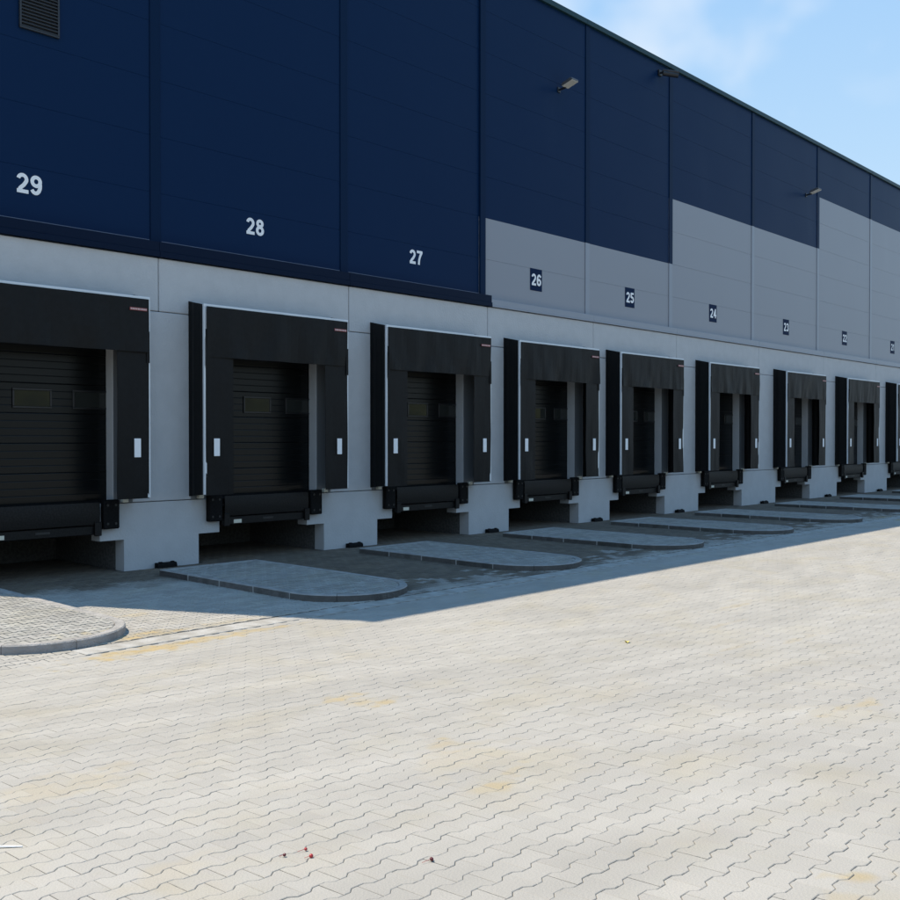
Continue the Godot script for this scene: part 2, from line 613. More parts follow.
# ------------------------------------------------------------------ docks
func cloth(st: SurfaceTool, x0: float, x1: float, y0: float, y1: float, z: float, amp: float, sd: int) -> void:
	# a hanging sheet with soft waves and a thickness
	var n := FastNoiseLite.new()
	n.seed = sd
	n.frequency = 0.9
	n.fractal_octaves = 2
	var nx: int = maxi(3, int((x1 - x0) / 0.09))
	var ny: int = maxi(3, int((y1 - y0) / 0.16))
	var g := []
	for j in ny + 1:
		var row := []
		for i in nx + 1:
			var x := lerpf(x0, x1, float(i) / nx)
			var y := lerpf(y0, y1, float(j) / ny)
			var free := 1.0 - float(j) / ny
			row.append(Vector3(x, y, z + amp * (0.25 + 0.75 * free) * n.get_noise_2d(x * 1.7, y * 0.55)))
		g.append(row)
	var t := Vector3(0, 0, -0.006)
	for j in ny:
		for i in nx:
			var a: Vector3 = g[j][i]
			var b: Vector3 = g[j][i + 1]
			var c: Vector3 = g[j + 1][i + 1]
			var e: Vector3 = g[j + 1][i]
			quad(st, a, b, c, e, Vector3.BACK)
			quad(st, a + t, b + t, c + t, e + t, Vector3.FORWARD)
			if j == 0:
				quad(st, a, b, b + t, a + t, Vector3.DOWN)
			if i == 0:
				quad(st, a, e, e + t, a + t, Vector3.LEFT)
			if i == nx - 1:
				quad(st, b, c, c + t, b + t, Vector3.RIGHT)

func shelter_parts(t: Node3D, sd: int) -> void:
	# origin: on the ground at the wall face, middle of the dock; +z is out of the wall
	var hw := 1.715
	var y0 := 1.30
	var y1 := 4.757
	var f := 0.53
	var b := 0.058
	var st := st_new()
	box(st, Vector3(-hw, y1 - b, f - 0.05), Vector3(hw, y1, f), 0.005)
	part("top_bar", st, M.alu, t)
	for sg in [-1.0, 1.0]:
		st = st_new()
		var xo: float = sg * hw
		var xi: float = sg * (hw - b)
		box(st, Vector3(minf(xo, xi), y0, f - 0.05), Vector3(maxf(xo, xi), y1 - b - 0.001, f), 0.005)
		part("side_bar", st, M.alu, t)
		# side curtain from the wall to the frame
		st = st_new()
		var cx: float = sg * (hw - 0.012)
		var n := 5
		for k in n:
			var za := lerpf(0.0, f - 0.052, float(k) / n)
			var zb := lerpf(0.0, f - 0.052, float(k + 1) / n)
			var wa: float = 0.010 * sin(k * 2.1)
			var wb: float = 0.010 * sin((k + 1) * 2.1) if k + 1 < n else 0.0
			var ya := lerpf(1.255, y0, float(k) / n)
			var yb := lerpf(1.255, y0, float(k + 1) / n)
			var ta := lerpf(4.85, y1 - 0.01, float(k) / n)
			var tb := lerpf(4.85, y1 - 0.01, float(k + 1) / n)
			for q in [0.0, 0.008]:
				quad(st, Vector3(cx - sg * (wa + q), ya, za), Vector3(cx - sg * (wb + q), yb, zb), Vector3(cx - sg * (wb + q), tb, zb), Vector3(cx - sg * (wa + q), ta, za), Vector3(sg if q == 0.0 else -sg, 0, 0))
			quad(st, Vector3(cx - sg * wa, ya, za), Vector3(cx - sg * wb, yb, zb), Vector3(cx - sg * (wb + 0.008), yb, zb), Vector3(cx - sg * (wa + 0.008), ya, za), Vector3.DOWN)
		part("side_curtain", st, M.fabric, t)
		# hinged side flap
		st = st_new()
		var fi: float = sg * (hw - 0.62)
		var fo: float = sg * (hw - b * 0.55)
		cloth(st, minf(fi, fo), maxf(fi, fo), y0 - 0.01, 4.30, f + 0.006, 0.024, sd * 10 + (1 if sg < 0 else 2))
		part("side_flap", st, M.fabric, t)
		st = st_new()
		var mx: float = sg * (hw - 0.255)
		box(st, Vector3(mx - 0.06, 2.0, f + 0.012), Vector3(mx + 0.06, 2.32, f + 0.024), 0.002)
		part("guide_marker", st, M.white, t)
		# ends of the top flap wrap round the bars
		st = st_new()
		var wx0: float = sg * (hw - 0.075)
		var wx1: float = sg * (hw - 0.022)
		cloth(st, minf(wx0, wx1), maxf(wx0, wx1), 3.62, 4.16, f + 0.022, 0.012, sd * 10 + (3 if sg < 0 else 4))
		part("flap_tongue", st, M.fabric, t)
		st = st_new()
		box(st, Vector3(sg * 1.49 - 0.055, 1.205, 0.002), Vector3(sg * 1.49 + 0.055, 1.285, 0.09), 0.01)
		part("end_block", st, M.cream, t)
	# sloping roof sheet
	st = st_new()
	for q in [0.0, 0.012]:
		quad(st, Vector3(-hw + 0.02, 4.81 - q, 0), Vector3(hw - 0.02, 4.81 - q, 0), Vector3(hw - 0.02, y1 - 0.012 - q, f - 0.052), Vector3(-hw + 0.02, y1 - 0.012 - q, f - 0.052), Vector3.UP if q == 0.0 else Vector3.DOWN)
	part("roof_sheet", st, M.fabric, t)
	st = st_new()
	cloth(st, -hw + b * 0.7, hw - b * 0.7, 3.80, y1 - b * 0.8, f + 0.030, 0.045, sd * 10 + 5)
	part("top_flap", st, M.fabric, t)
	# maker's plate, too small to read
	st = st_new()
	box(st, Vector3(1.31, 4.50, f + 0.040), Vector3(1.63, 4.55, f + 0.047), 0.001)
	var pl := part("maker_plate", st, M.red, t)
	st = st_new()
	var x := 1.325
	for k in 9:
		var wd: float = [0.018, 0.026, 0.022, 0.020, 0.028, 0.016, 0.024, 0.022, 0.020][k]
		box(st, Vector3(x, 4.512, f + 0.0475), Vector3(x + wd, 4.538, f + 0.049))
		x += wd + 0.012
	part("plate_print", st, M.pale, pl)

func leveller_parts(t: Node3D) -> void:
	# origin on the ground at the wall face
	var st := st_new()
	box(st, Vector3(-1.03, 1.08, -0.20), Vector3(1.03, 1.19, 0.03), 0.008)
	part("platform", st, M.steel, t)
	# the folded lip, slightly bowed
	st = st_new()
	var n := 8
	var pts := []
	for k in n + 1:
		var f := float(k) / n
		pts.append(Vector2(0.075 + 0.04 * sin(PI * (0.25 + 0.55 * f)), lerpf(1.23, 0.855, f)))
	for k in n:
		var a: Vector2 = pts[k]
		var b: Vector2 = pts[k + 1]
		quad(st, Vector3(-1.0, a.y, a.x), Vector3(1.0, a.y, a.x), Vector3(1.0, b.y, b.x), Vector3(-1.0, b.y, b.x), Vector3.BACK)
		quad(st, Vector3(-1.0, a.y, a.x - 0.02), Vector3(1.0, a.y, a.x - 0.02), Vector3(1.0, b.y, b.x - 0.02), Vector3(-1.0, b.y, b.x - 0.02), Vector3.FORWARD)
		for sg in [-1.0, 1.0]:
			quad(st, Vector3(sg, a.y, a.x), Vector3(sg, b.y, b.x), Vector3(sg, b.y, b.x - 0.02), Vector3(sg, a.y, a.x - 0.02), Vector3(sg, 0, 0))
	part("lip", st, M.steel, t)
	st = st_new()
	box(st, Vector3(-1.02, 0.68, -0.06), Vector3(1.02, 0.835, 0.075), 0.012)
	part("front_beam", st, M.steel, t)
	for sg in [-1.0, 1.0]:
		st = st_new()
		box(st, Vector3(sg * 0.96 - 0.06, 0.66, 0.076), Vector3(sg * 0.96 + 0.06, 0.90, 0.14), 0.01)
		part("lip_support", st, M.steel, t)
	st = st_new()
	box(st, Vector3(-0.78, 0.705, 0.0762), Vector3(-0.60, 0.775, 0.082), 0.002)
	part("warning_label", st, M.cream, t)
	st = st_new()
	box(st, Vector3(-0.10, 0.745, 0.0762), Vector3(0.14, 0.785, 0.082), 0.002)
	part("name_plate", st, M.bolt, t)
	st = st_new()
	box(st, Vector3(-1.0, 0.84, -1.5), Vector3(1.0, 0.96, -0.21), 0.01)
	part("deck_frame", st, M.steel, t)

func bumper_parts(t: Node3D) -> void:
	var st := st_new()
	box(st, Vector3(-0.145, 0.0, 0.002), Vector3(0.145, 0.50, 0.135), 0.018)
	part("rubber_block", st, M.rubber, t)
	for k in [[-0.075, 0.09], [0.075, 0.09], [-0.075, 0.41], [0.075, 0.41]]:
		st = st_new()
		tube(st, Vector3(k[0], k[1], 0.134), Vector3(k[0], k[1], 0.142), 0.022, 8)
		part("bolt", st, M.bolt, t)

func docks() -> void:
	var lv: Node3D
	var bm: Node3D
	for i in 10:
		var num := FIRST - i
		var c := bay_c(i)
		var which: String = "%s from the left, below number %d" % [ORD[i], num]
		if i == 9:
			which = "farthest along the facade"
		var at := Vector3(c, 0, -P_CONC)
		var l1 := "black dock shelter with pale metal frame, " + which
		var l2 := "black steel dock leveller with folded lip, " + which
		var sh := thing("dock_shelter", at, l1, "dock shelter", "dock shelters along the facade")
		shelter_parts(sh, 31 + i)
		if i == 0:
			lv = thing("dock_leveller", at, l2, "dock leveller", "dock levellers along the facade")
			leveller_parts(lv)
		else:
			copy_of(lv, "dock_leveller", at, l2)
		for sg in [-1, 1]:
			var l3 := "black bumper %s of the leveller, dock %s" % ["left" if sg < 0 else "right", which]
			var ab := Vector3(c + sg * 1.205, 0.765, -P_CONC)
			if bm == null:
				bm = thing("dock_bumper", ab, l3, "bumper", "rubber dock bumpers")
				bumper_parts(bm)
			else:
				copy_of(bm, "dock_bumper", ab, l3)
	# rubber blocks on the ground at the foot of each pier
	var blk: Node3D
	for i in range(1, 10):
		var l := "small black rubber block at foot of the %s whole pier from the left" % ORD[i - 1]
		if i == 9:
			l = "small black rubber block at foot of the farthest pier"
		var at := Vector3(edges[i] + 0.08 + (0.25 if i > 5 else 0.0), 0.0, -P_CONC + 0.02)
		if blk == null:
			blk = thing("rubber_block", at, l, "rubber block", "rubber blocks at the pier feet")
			var st := st_new()
			prism_x(st, PackedVector2Array([Vector2(0.0, -0.01), Vector2(0.13, -0.01), Vector2(0.125, 0.055), Vector2(0.10, 0.085), Vector2(0.02, 0.09), Vector2(0.0, 0.085)]), -0.19, 0.19)
			part("block", st, M.rubber, blk)
			st = st_new()
			for q in [-0.14, 0.10]:
				box(st, Vector3(q, 0.085, 0.035), Vector3(q + 0.06, 0.105, 0.09), 0.006)
			part("lug", st, M.rubber, blk)
		else:
			copy_of(blk, "rubber_block", at, l)

# ------------------------------------------------------------------ numbers
func arc(cx: float, cy: float, rx: float, ry: float, a0: float, a1: float) -> Array:
	var q := []
	var n: int = maxi(6, int(absf(a1 - a0) / 15.0))
	for k in n + 1:
		var a := deg_to_rad(lerpf(a0, a1, float(k) / n))
		q.append(Vector2(cx + rx * cos(a), cy + ry * sin(a)))
	return q

func strokes(d: int) -> Array:
	# centre lines of heavy grotesque digits in a box 0.62 wide and 1 high
	match d:
		1:
			return [[Vector2(0.38, 0.0), Vector2(0.38, 1.0)], [Vector2(0.38, 0.87), Vector2(0.14, 0.70)]]
		2:
			return [arc(0.31, 0.69, 0.205, 0.215, 172, -28) + [Vector2(0.38, 0.42), Vector2(0.20, 0.24), Vector2(0.12, 0.07)], [Vector2(0.02, 0.09), Vector2(0.61, 0.09)]]
		3:
			return [arc(0.30, 0.725, 0.19, 0.18, 165, -88), arc(0.30, 0.305, 0.21, 0.215, 88, -165)]
		4:
			return [[Vector2(0.43, 0.0), Vector2(0.43, 1.0)], [Vector2(0.43, 0.92), Vector2(0.10, 0.30)], [Vector2(0.01, 0.295), Vector2(0.62, 0.295)]]
		5:
			return [[Vector2(0.11, 0.905), Vector2(0.57, 0.905)], [Vector2(0.18, 0.99), Vector2(0.13, 0.50)], arc(0.30, 0.325, 0.215, 0.235, 138, -160)]
		6, 9:
			var q := [arc(0.31, 0.315, 0.205, 0.220, 0, 360), arc(0.345, 0.50, 0.24, 0.41, 200, 38)]
			if d == 9:
				for s in q:
					for k in s.size():
						s[k] = Vector2(0.62, 1.0) - s[k]
			return q
		7:
			return [[Vector2(0.03, 0.905), Vector2(0.60, 0.905)], [Vector2(0.53, 0.90), Vector2(0.38, 0.66), Vector2(0.27, 0.36), Vector2(0.23, 0.0)]]
	return [arc(0.31, 0.735, 0.175, 0.17, 0, 360), arc(0.31, 0.305, 0.205, 0.21, 0, 360)]

func digits(text: String, height: float) -> ArrayMesh:
	var st := st_new()
	var hw := 0.094
	for i in text.length():
		var dx := (i - text.length() / 2.0) * 0.70 + 0.04
		var lift := 0.0
		for line in strokes(int(text[i])):
			var n: int = line.size()
			var closed: bool = (line[0] - line[n - 1]).length() < 0.01
			var l := []
			var r := []
			for k in n:
				var a: Vector2 = line[k - 1] if k > 0 else (line[n - 2] if closed else line[0])
				var b: Vector2 = line[k + 1] if k < n - 1 else (line[1] if closed else line[n - 1])
				var d := (b - a).normalized()
				var o := Vector2(-d.y, d.x) * hw
				l.append((line[k] + o + Vector2(dx, -0.5)) * height)
				r.append((line[k] - o + Vector2(dx, -0.5)) * height)
			var z := 0.003 + lift
			for k in n - 1:
				quad(st, Vector3(l[k].x, l[k].y, z), Vector3(l[k + 1].x, l[k + 1].y, z), Vector3(r[k + 1].x, r[k + 1].y, z), Vector3(r[k].x, r[k].y, z), Vector3.BACK)
				for e in [[l, 1.0], [r, -1.0]]:
					var u: Vector2 = e[0][k]
					var v: Vector2 = e[0][k + 1]
					quad(st, Vector3(u.x, u.y, z), Vector3(v.x, v.y, z), Vector3(v.x, v.y, 0), Vector3(u.x, u.y, 0), Vector3(-(v.y - u.y), v.x - u.x, 0) * e[1])
			lift += 0.0008
	return commit(st)

func numbers() -> void:
	for i in 9:
		var num := FIRST - i
		var c := bay_c(i)
		var y := 6.52
		if i < 3:
			var o := put(numbered("dock_number"), digits(str(num), 0.325), M.white, self, Vector3(c - 0.01, y, -P_CLAD + 0.004))
			tag(o, "white painted number %d, %s dock number from the left on blue cladding" % [num, ORD[i]], "number", "dock numbers")
		else:
			var t := thing("number_sign", Vector3(c - 0.03, y - 0.29, -P_CLAD + 0.003), "small blue sign with white number %d, %s dock number from the left" % [num, ORD[i]], "sign", "dock numbers")
			var st := st_new()
			box(st, Vector3(-0.25, 0, 0), Vector3(0.25, 0.58, 0.008), 0.002)
			part("board", st, M.sign_blue, t)
			put("digits", digits(str(num), 0.31), M.white, t, Vector3(0, 0.29, 0.0115))

# ------------------------------------------------------------------ lamps and camera
func fittings() -> void:
	var l := thing("floodlight", Vector3(21.6, 11.78, -P_CLAD), "pale floodlight on the blue cladding high above number 26", "floodlight", "wall floodlights")
	var st := st_new()
	box(st, Vector3(-0.06, -0.07, 0.002), Vector3(0.06, 0.07, 0.03), 0.006)
	part("wall_plate", st, M.camera, l)
	st = st_new()
	tube(st, Vector3(0, 0, 0.03), Vector3(0, 0.02, 0.24), 0.03)
	part("arm", st, M.camera, l)
	var head := Node3D.new()
	head.name = "head"
	head.position = Vector3(0, 0.03, 0.22)
	head.rotation_degrees = Vector3(-16, 0, 0)
	l.add_child(head)
	st = st_new()
	box(st, Vector3(-0.15, 0.0, -0.02), Vector3(0.15, 0.06, 0.36), 0.015)
	for k in 6:
		box(st, Vector3(-0.135 + k * 0.05, 0.061, 0.02), Vector3(-0.12 + k * 0.05, 0.085, 0.30), 0.002)
	part("housing", st, M.lamp, head)
	st = st_new()
	box(st, Vector3(-0.138, -0.010, -0.005), Vector3(0.138, -0.001, 0.345), 0.003)
	part("cover_glass", st, M.lamp_glass, head)
	copy_of(l, "floodlight", Vector3(37.55, 11.80, -P_CLAD), "small floodlight on arm high on the blue cladding above number 23")
	# camera under the coping
	var c := thing("security_camera", Vector3(26.75, 13.62, -P_CLAD), "dark security camera under the roof edge above number 25", "camera")
	st = st_new()
	box(st, Vector3(-0.09, -0.09, 0.002), Vector3(0.09, 0.09, 0.06), 0.01)
	part("wall_plate", st, M.camera, c)
	st = st_new()
	tube(st, Vector3(0, 0, 0.06), Vector3(0.02, -0.02, 0.28), 0.035)
	part("bracket", st, M.camera, c)
	st = st_new()
	tube(st, Vector3(-0.05, -0.05, 0.16), Vector3(0.28, -0.12, 0.50), 0.075, 14)
	part("camera_body", st, M.camera, c)
	st = st_new()
	tube(st, Vector3(-0.05, 0.04, 0.15), Vector3(0.30, -0.03, 0.53), 0.05, 8)
	part("sun_shield", st, M.camera, c)

# ------------------------------------------------------------------ paving
func paver_outline(gap: float) -> PackedVector2Array:
	# double-T interlocking block, x along the row
	var e := 0.1 - gap
	var w := 0.084 - gap
	var n := 0.056 - gap
	var q := 0.034 + gap * 0.4
	var r := 0.066 + gap * 0.4
	return PackedVector2Array([Vector2(-e, -w), Vector2(-r, -w), Vector2(-q, -n), Vector2(q, -n), Vector2(r, -w), Vector2(e, -w), Vector2(e, w), Vector2(r, w), Vector2(q, n), Vector2(-q, n), Vector2(-r, w), Vector2(-e, w)])

func block_mesh(gap: float, edge: float) -> ArrayMesh:
	var out := paver_outline(gap)
	var top := paver_outline(gap + edge)
	var st := st_new()
	st.set_color(Color.WHITE)
	var ix := Geometry2D.triangulate_polygon(top)
	for k in range(0, ix.size(), 3):
		var v := []
		for j in 3:
			v.append(Vector3(top[ix[k + j]].x, 0.0, -top[ix[k + j]].y))
		tri(st, v[0], v[1], v[2], Vector3.UP)
	for k in out.size():
		var a := out[k]
		var b := out[(k + 1) % out.size()]
		var c := top[k]
		var d := top[(k + 1) % out.size()]
		var o := Vector3(b.y - a.y, 0.0, b.x - a.x)
		quad(st, Vector3(a.x, -0.0025, -a.y), Vector3(b.x, -0.0025, -b.y), Vector3(d.x, 0, -d.y), Vector3(c.x, 0, -c.y), o + Vector3.UP * 0.1)
		quad(st, Vector3(a.x, -0.0025, -a.y), Vector3(b.x, -0.0025, -b.y), Vector3(b.x, -0.03, -b.y), Vector3(a.x, -0.03, -a.y), o)
	return commit(st)

var n_big := FastNoiseLite.new()
var n_mid := FastNoiseLite.new()
var n_dirt := FastNoiseLite.new()

func paver_color(s: float, p: float) -> Color:
	var r := rng.randf_range(-1.0, 1.0)
	var v := 1.0 + (0.045 if p < GUT_A else 0.10) * r + 0.02 * n_big.get_noise_2d(s, p)
	var c := Vector3(0.408, 0.391, 0.358) * v
	# soil carried in under the trucks covers the apron between the islands
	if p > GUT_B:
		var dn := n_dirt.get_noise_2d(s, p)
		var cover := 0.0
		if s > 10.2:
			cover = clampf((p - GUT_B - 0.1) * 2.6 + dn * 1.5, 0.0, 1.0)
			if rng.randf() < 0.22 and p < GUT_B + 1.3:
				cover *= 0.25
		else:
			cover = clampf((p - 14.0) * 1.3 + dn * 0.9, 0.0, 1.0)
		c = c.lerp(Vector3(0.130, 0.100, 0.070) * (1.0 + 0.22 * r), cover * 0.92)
	return Color(c.x, c.y, c.z)

const STAIN_SIZE := 24.0
# sand washed over the blocks, [s, p, radius along s, radius along p, strength]
var stains := [
	[5.4, 9.78, 0.65, 0.22, 1.0], [6.1, 9.82, 0.9, 0.16, 1.0], [7.0, 9.80, 0.8, 0.10, 0.55], [5.9, 10.62, 0.6, 0.22, 0.9], [6.9, 10.55, 1.0, 0.10, 0.4], [6.55, 11.9, 0.25, 0.16, 0.5],
	[5.22, 6.16, 0.16, 0.10, 0.75], [5.42, 5.78, 0.14, 0.11, 0.9], [5.3, 5.95, 0.2, 0.2, 0.5], [4.68, 4.47, 0.12, 0.10, 0.8], [4.6, 4.15, 0.45, 0.30, 0.22], [4.22, 3.63, 0.16, 0.08, 0.6], [4.55, 3.75, 0.12, 0.06, 0.5],
	[7.52, 2.78, 0.16, 0.07, 0.7], [7.25, 2.86, 0.4, 0.05, 0.45], [12.0, 6.12, 0.5, 0.08, 0.4], [4.2, 1.58, 0.10, 0.08, 0.7], [3.95, 1.5, 0.1, 0.1, 0.4], [10.0, 4.4, 0.4, 0.06, 0.3], [9.3, 4.7, 0.5, 0.05, 0.3], [2.7, 5.7, 0.5, 0.3, 0.25], [2.35, 3.9, 0.3, 0.2, 0.2], [10.5, 5.5, 0.5, 0.06, 0.3],
]
# lime scuffs
var scuffs := [[6.95, 3.03, 0.22, 0.06], [6.45, 2.72, 0.10, 0.04], [12.3, 6.3, 0.4, 0.06], [5.3, 4.75, 0.16, 0.05], [6.0, 4.6, 0.25, 0.10], [5.25, 5.5, 0.1, 0.04]]

func stain_map() -> ImageTexture:
	# tints of the paved ground over 24 x 24 m: faint mottling, sand and scuffs
	var n := 1536
	var im := Image.create(n, n, false, Image.FORMAT_RGB8)
	var big := FastNoiseLite.new()
	big.seed = 61
	big.frequency = 1.0
	big.fractal_octaves = 5
	var half := n / 4
	var small := Image.create(half, half, false, Image.FORMAT_RGB8)
	for y in half:
		for x in half:
			# a torus keeps the mottling seamless
			var a := TAU * x / half
			var b := TAU * y / half
			var v := big.get_noise_3d(cos(a) * 2.2 + cos(b) * 5.1, sin(a) * 2.2, sin(b) * 5.1)
			var u := big.get_noise_3d(cos(a) * 3.2 + 9.0, sin(a) * 3.2 + sin(b) * 4.0, cos(b) * 4.0)
			var k := 0.955 + 0.07 * v
			small.set_pixel(x, y, Color(k, k - 0.004 - 0.02 * maxf(u, 0.0), k - 0.008 - 0.075 * maxf(u, 0.0)))
	small.resize(n, n, Image.INTERPOLATE_CUBIC)
	im = small
	big.frequency = 3.2
	for b in stains + scuffs:
		var is_sand: bool = b.size() == 5
		var px: float = n / STAIN_SIZE
		var x0 := int((b[0] - b[2] * 1.6) * px)
		var x1 := int((b[0] + b[2] * 1.6) * px)
		var y0 := int((b[1] - b[3] * 1.6) * px)
		var y1 := int((b[1] + b[3] * 1.6) * px)
		for y in range(y0, y1 + 1):
			for x in range(x0, x1 + 1):
				var s := (x + 0.5) / px
				var p := (y + 0.5) / px
				var m := big.get_noise_2d(s, p)
				var g := clampf(blob(s, p, b[0], b[1], b[2], b[3]) * 1.5 + m * 1.4 - 0.3, 0.0, 1.0)
				# sand lies thicker on some blocks than on others
				var row := int(floor((p + 3.0) / 0.14))
				var col := int(floor((s + 5.1 - (0.1 if row % 2 else 0.0)) / 0.2))
				g *= 0.45 + 0.55 * fposmod(sin(row * 12.9898 + col * 78.233) * 43758.5453, 1.0)
				var yy := posmod(n - 1 - y, n)
				var c := im.get_pixel(posmod(x, n), yy)
				if is_sand:
					c = c.lerp(Color(1.0, 0.90, 0.69), g * b[4])
				else:
					c = c.lerp(Color(1.0, 1.0, 1.0), g)
				im.set_pixel(posmod(x, n), yy, c)
	return ImageTexture.create_from_image(im)

func in_island(s: float, p: float, grow: float) -> bool:
	for c in island_s:
		if absf(s - c) < ISL_W + grow and p < ISL_BACK + grow and p > ISL_TIP - grow:
			if p > ISL_TIP + ISL_W:
				return true
			if Vector2(s - c, p - ISL_TIP - ISL_W).length() < ISL_W + grow:
				return true
	return false

func paving() -> void:
	n_big.seed = 51
	n_big.frequency = 0.35
	n_big.fractal_octaves = 3
	n_mid.seed = 52
	n_mid.frequency = 1.1
	n_mid.fractal_octaves = 3
	n_dirt.seed = 53
	n_dirt.frequency = 0.8
	n_dirt.fractal_octaves = 4
	var root := Node3D.new()
	root.name = "yard_paving"
	add_child(root)
	root.set_meta("kind", "structure")
	# bedding sand under the blocks, and the yard beyond them
	var st := SurfaceTool.new()
	st.begin(Mesh.PRIMITIVE_TRIANGLES)
	var ss := []
	for k in 41:
		ss.append(-5.0 + 1.4 * k)
	var ps := []
	for k in 27:
		ps.append(lerpf(-3.0, GUT_A, k / 26.0))
	sheet(st, ss, ps, -0.006)
	part("bedding", st, M.joint_sand, root)
	st = SurfaceTool.new()
	st.begin(Mesh.PRIMITIVE_TRIANGLES)
	sheet(st, ss, [GUT_A, 13.0, 18.6], -0.008)
	part("bedding", st, M.bed, root)
	st = SurfaceTool.new()
	st.begin(Mesh.PRIMITIVE_TRIANGLES)
	sheet(st, [-60.0, -30.0, -12.0, -5.0, 0.0, 5.0, 10.0, 20.0, 35.0, 51.0, 130.0], [-44.0, -20.0, -3.0], -0.003)
	sheet(st, [-60.0, -30.0, -12.0, -5.0], [-3.0, 0.0, 3.0, 6.0, GUT_A - 0.8, GUT_A, 60.0], -0.003)
	sheet(st, [51.0, 70.0, 130.0], [-3.0, 0.0, 3.0, 6.0, GUT_A - 0.8, GUT_A, 18.6], -0.003)
	part("far_paving", st, M.yard, root)
	# the blocks
	var bm := block_mesh(0.0015, 0.0028)
	var worn := block_mesh(0.0055, 0.0060)
	var near := []
	var xf: Array[Transform3D] = []
	var cols: Array[Color] = []
	var L := 0.2
	var W := 0.14
	var th := deg_to_rad(43.2)
	var row := 0
	var p := -3.0 + W / 2.0
	while p < 18.4:
		var in_gut := p > GUT_A - 0.06 and p < GUT_B + 0.09
		if true:
			var n := int(56.0 / L)
			for k in n:
				var s := -5.0 + L * k + (L / 2.0 if row % 2 else 0.0)
				if in_gut and s > 4.95:
					continue
				if p > P_CONC - 0.02:
					var inside := false
					for i in edges.size() - 1:
						if absf(s - bay_c(i)) < 1.42:
							inside = true
					if not inside:
						continue
				if p > GUT_B and in_island(s, p, -0.22):
					continue
				var e := 0.15
				var y := ground_y(s, p)
				var sl_s := (ground_y(s + e, p) - ground_y(s - e, p)) / (2.0 * e)
				var sl_p := (ground_y(s, p + e) - ground_y(s, p - e)) / (2.0 * e)
				var up := Vector3(-sl_s + rng.randf_range(-0.006, 0.006), 1.0, sl_p + rng.randf_range(-0.006, 0.006)).normalized()
				var fx := Vector3(1.0, sl_s, rng.randf_range(-0.006, 0.006))
				fx = (fx - up * fx.dot(up)).normalized()
				var bs := Basis(fx, up, fx.cross(up))
				var tr := Transform3D(bs, Vector3(s, y + rng.randf_range(-0.0015, 0.0015), -p))
				var col := paver_color(s, p)
				var depth := s * cos(th) + p * sin(th)
				var side := s * sin(th) - p * cos(th)
				if depth > 1.0 and absf(side / depth) < 0.47 and (EYE - y) / depth < 0.49 and depth < 6.6:
					near.append([depth, tr, col])
				else:
					xf.append(tr)
					cols.append(col)
		row += 1
		p += W
	near.sort_custom(func(a, b): return a[0] < b[0])
	while near.size() > 300:
		var b = near.pop_back()
		xf.append(b[1])
		cols.append(b[2])
	# nearest blocks one by one, in a dozen shared tones
	var tones := []
	for k in 14:
		var m: StandardMaterial3D = M.paver.duplicate()
		m.vertex_color_use_as_albedo = false
		tones.append(m)
	var buckets := []
	for k in 14:
		buckets.append([])
	for b in near:
		var c: Color = b[2]
		var v := (c.r + c.g + c.b) / 3.0
		var warm := 1 if c.b / c.r < 0.86 else 0
		var k := clampi(int((v - 0.33) / 0.09 * 7.0), 0, 6) + 7 * warm
		buckets[k].append(b)
	for k in 14:
		if buckets[k].is_empty():
			continue
		var sum := Vector3.ZERO
		for b in buckets[k]:
			sum += Vector3(b[2].r, b[2].g, b[2].b)
		sum /= buckets[k].size()
		tones[k].albedo_color = lin(sum.x, sum.y, sum.z)
		for b in buckets[k]:
			var o := put("paving_block", bm, tones[k], root)
			o.transform = b[1]
	for apron in [false, true]:
		var pick := []
		for k in xf.size():
			if (xf[k].origin.z < -GUT_A) == apron:
				pick.append(k)
		var mm := MultiMesh.new()
		mm.transform_format = MultiMesh.TRANSFORM_3D
		mm.use_colors = true
		mm.mesh = worn if apron else bm
		mm.instance_count = pick.size()
		for k in pick.size():
			mm.set_instance_transform(k, xf[pick[k]])
			mm.set_instance_color(k, cols[pick[k]])
		var mi := MultiMeshInstance3D.new()
		mi.name = "apron_blocks" if apron else "paving_blocks"
		mi.multimesh = mm
		mi.material_override = M.paver
		mi.set_meta("kind", "stuff")
		root.add_child(mi)

func sheet(st: SurfaceTool, ss: Array, ps: Array, dy: float) -> void:
	for j in ps.size() - 1:
		for i in ss.size() - 1:
			var q := []
			for k in [[i, j], [i + 1, j], [i + 1, j + 1], [i, j + 1]]:
				q.append(Vector3(ss[k[0]], ground_y(ss[k[0]], ps[k[1]]) + dy, -ps[k[1]]))
			quad(st, q[0], q[1], q[2], q[3], Vector3.UP)

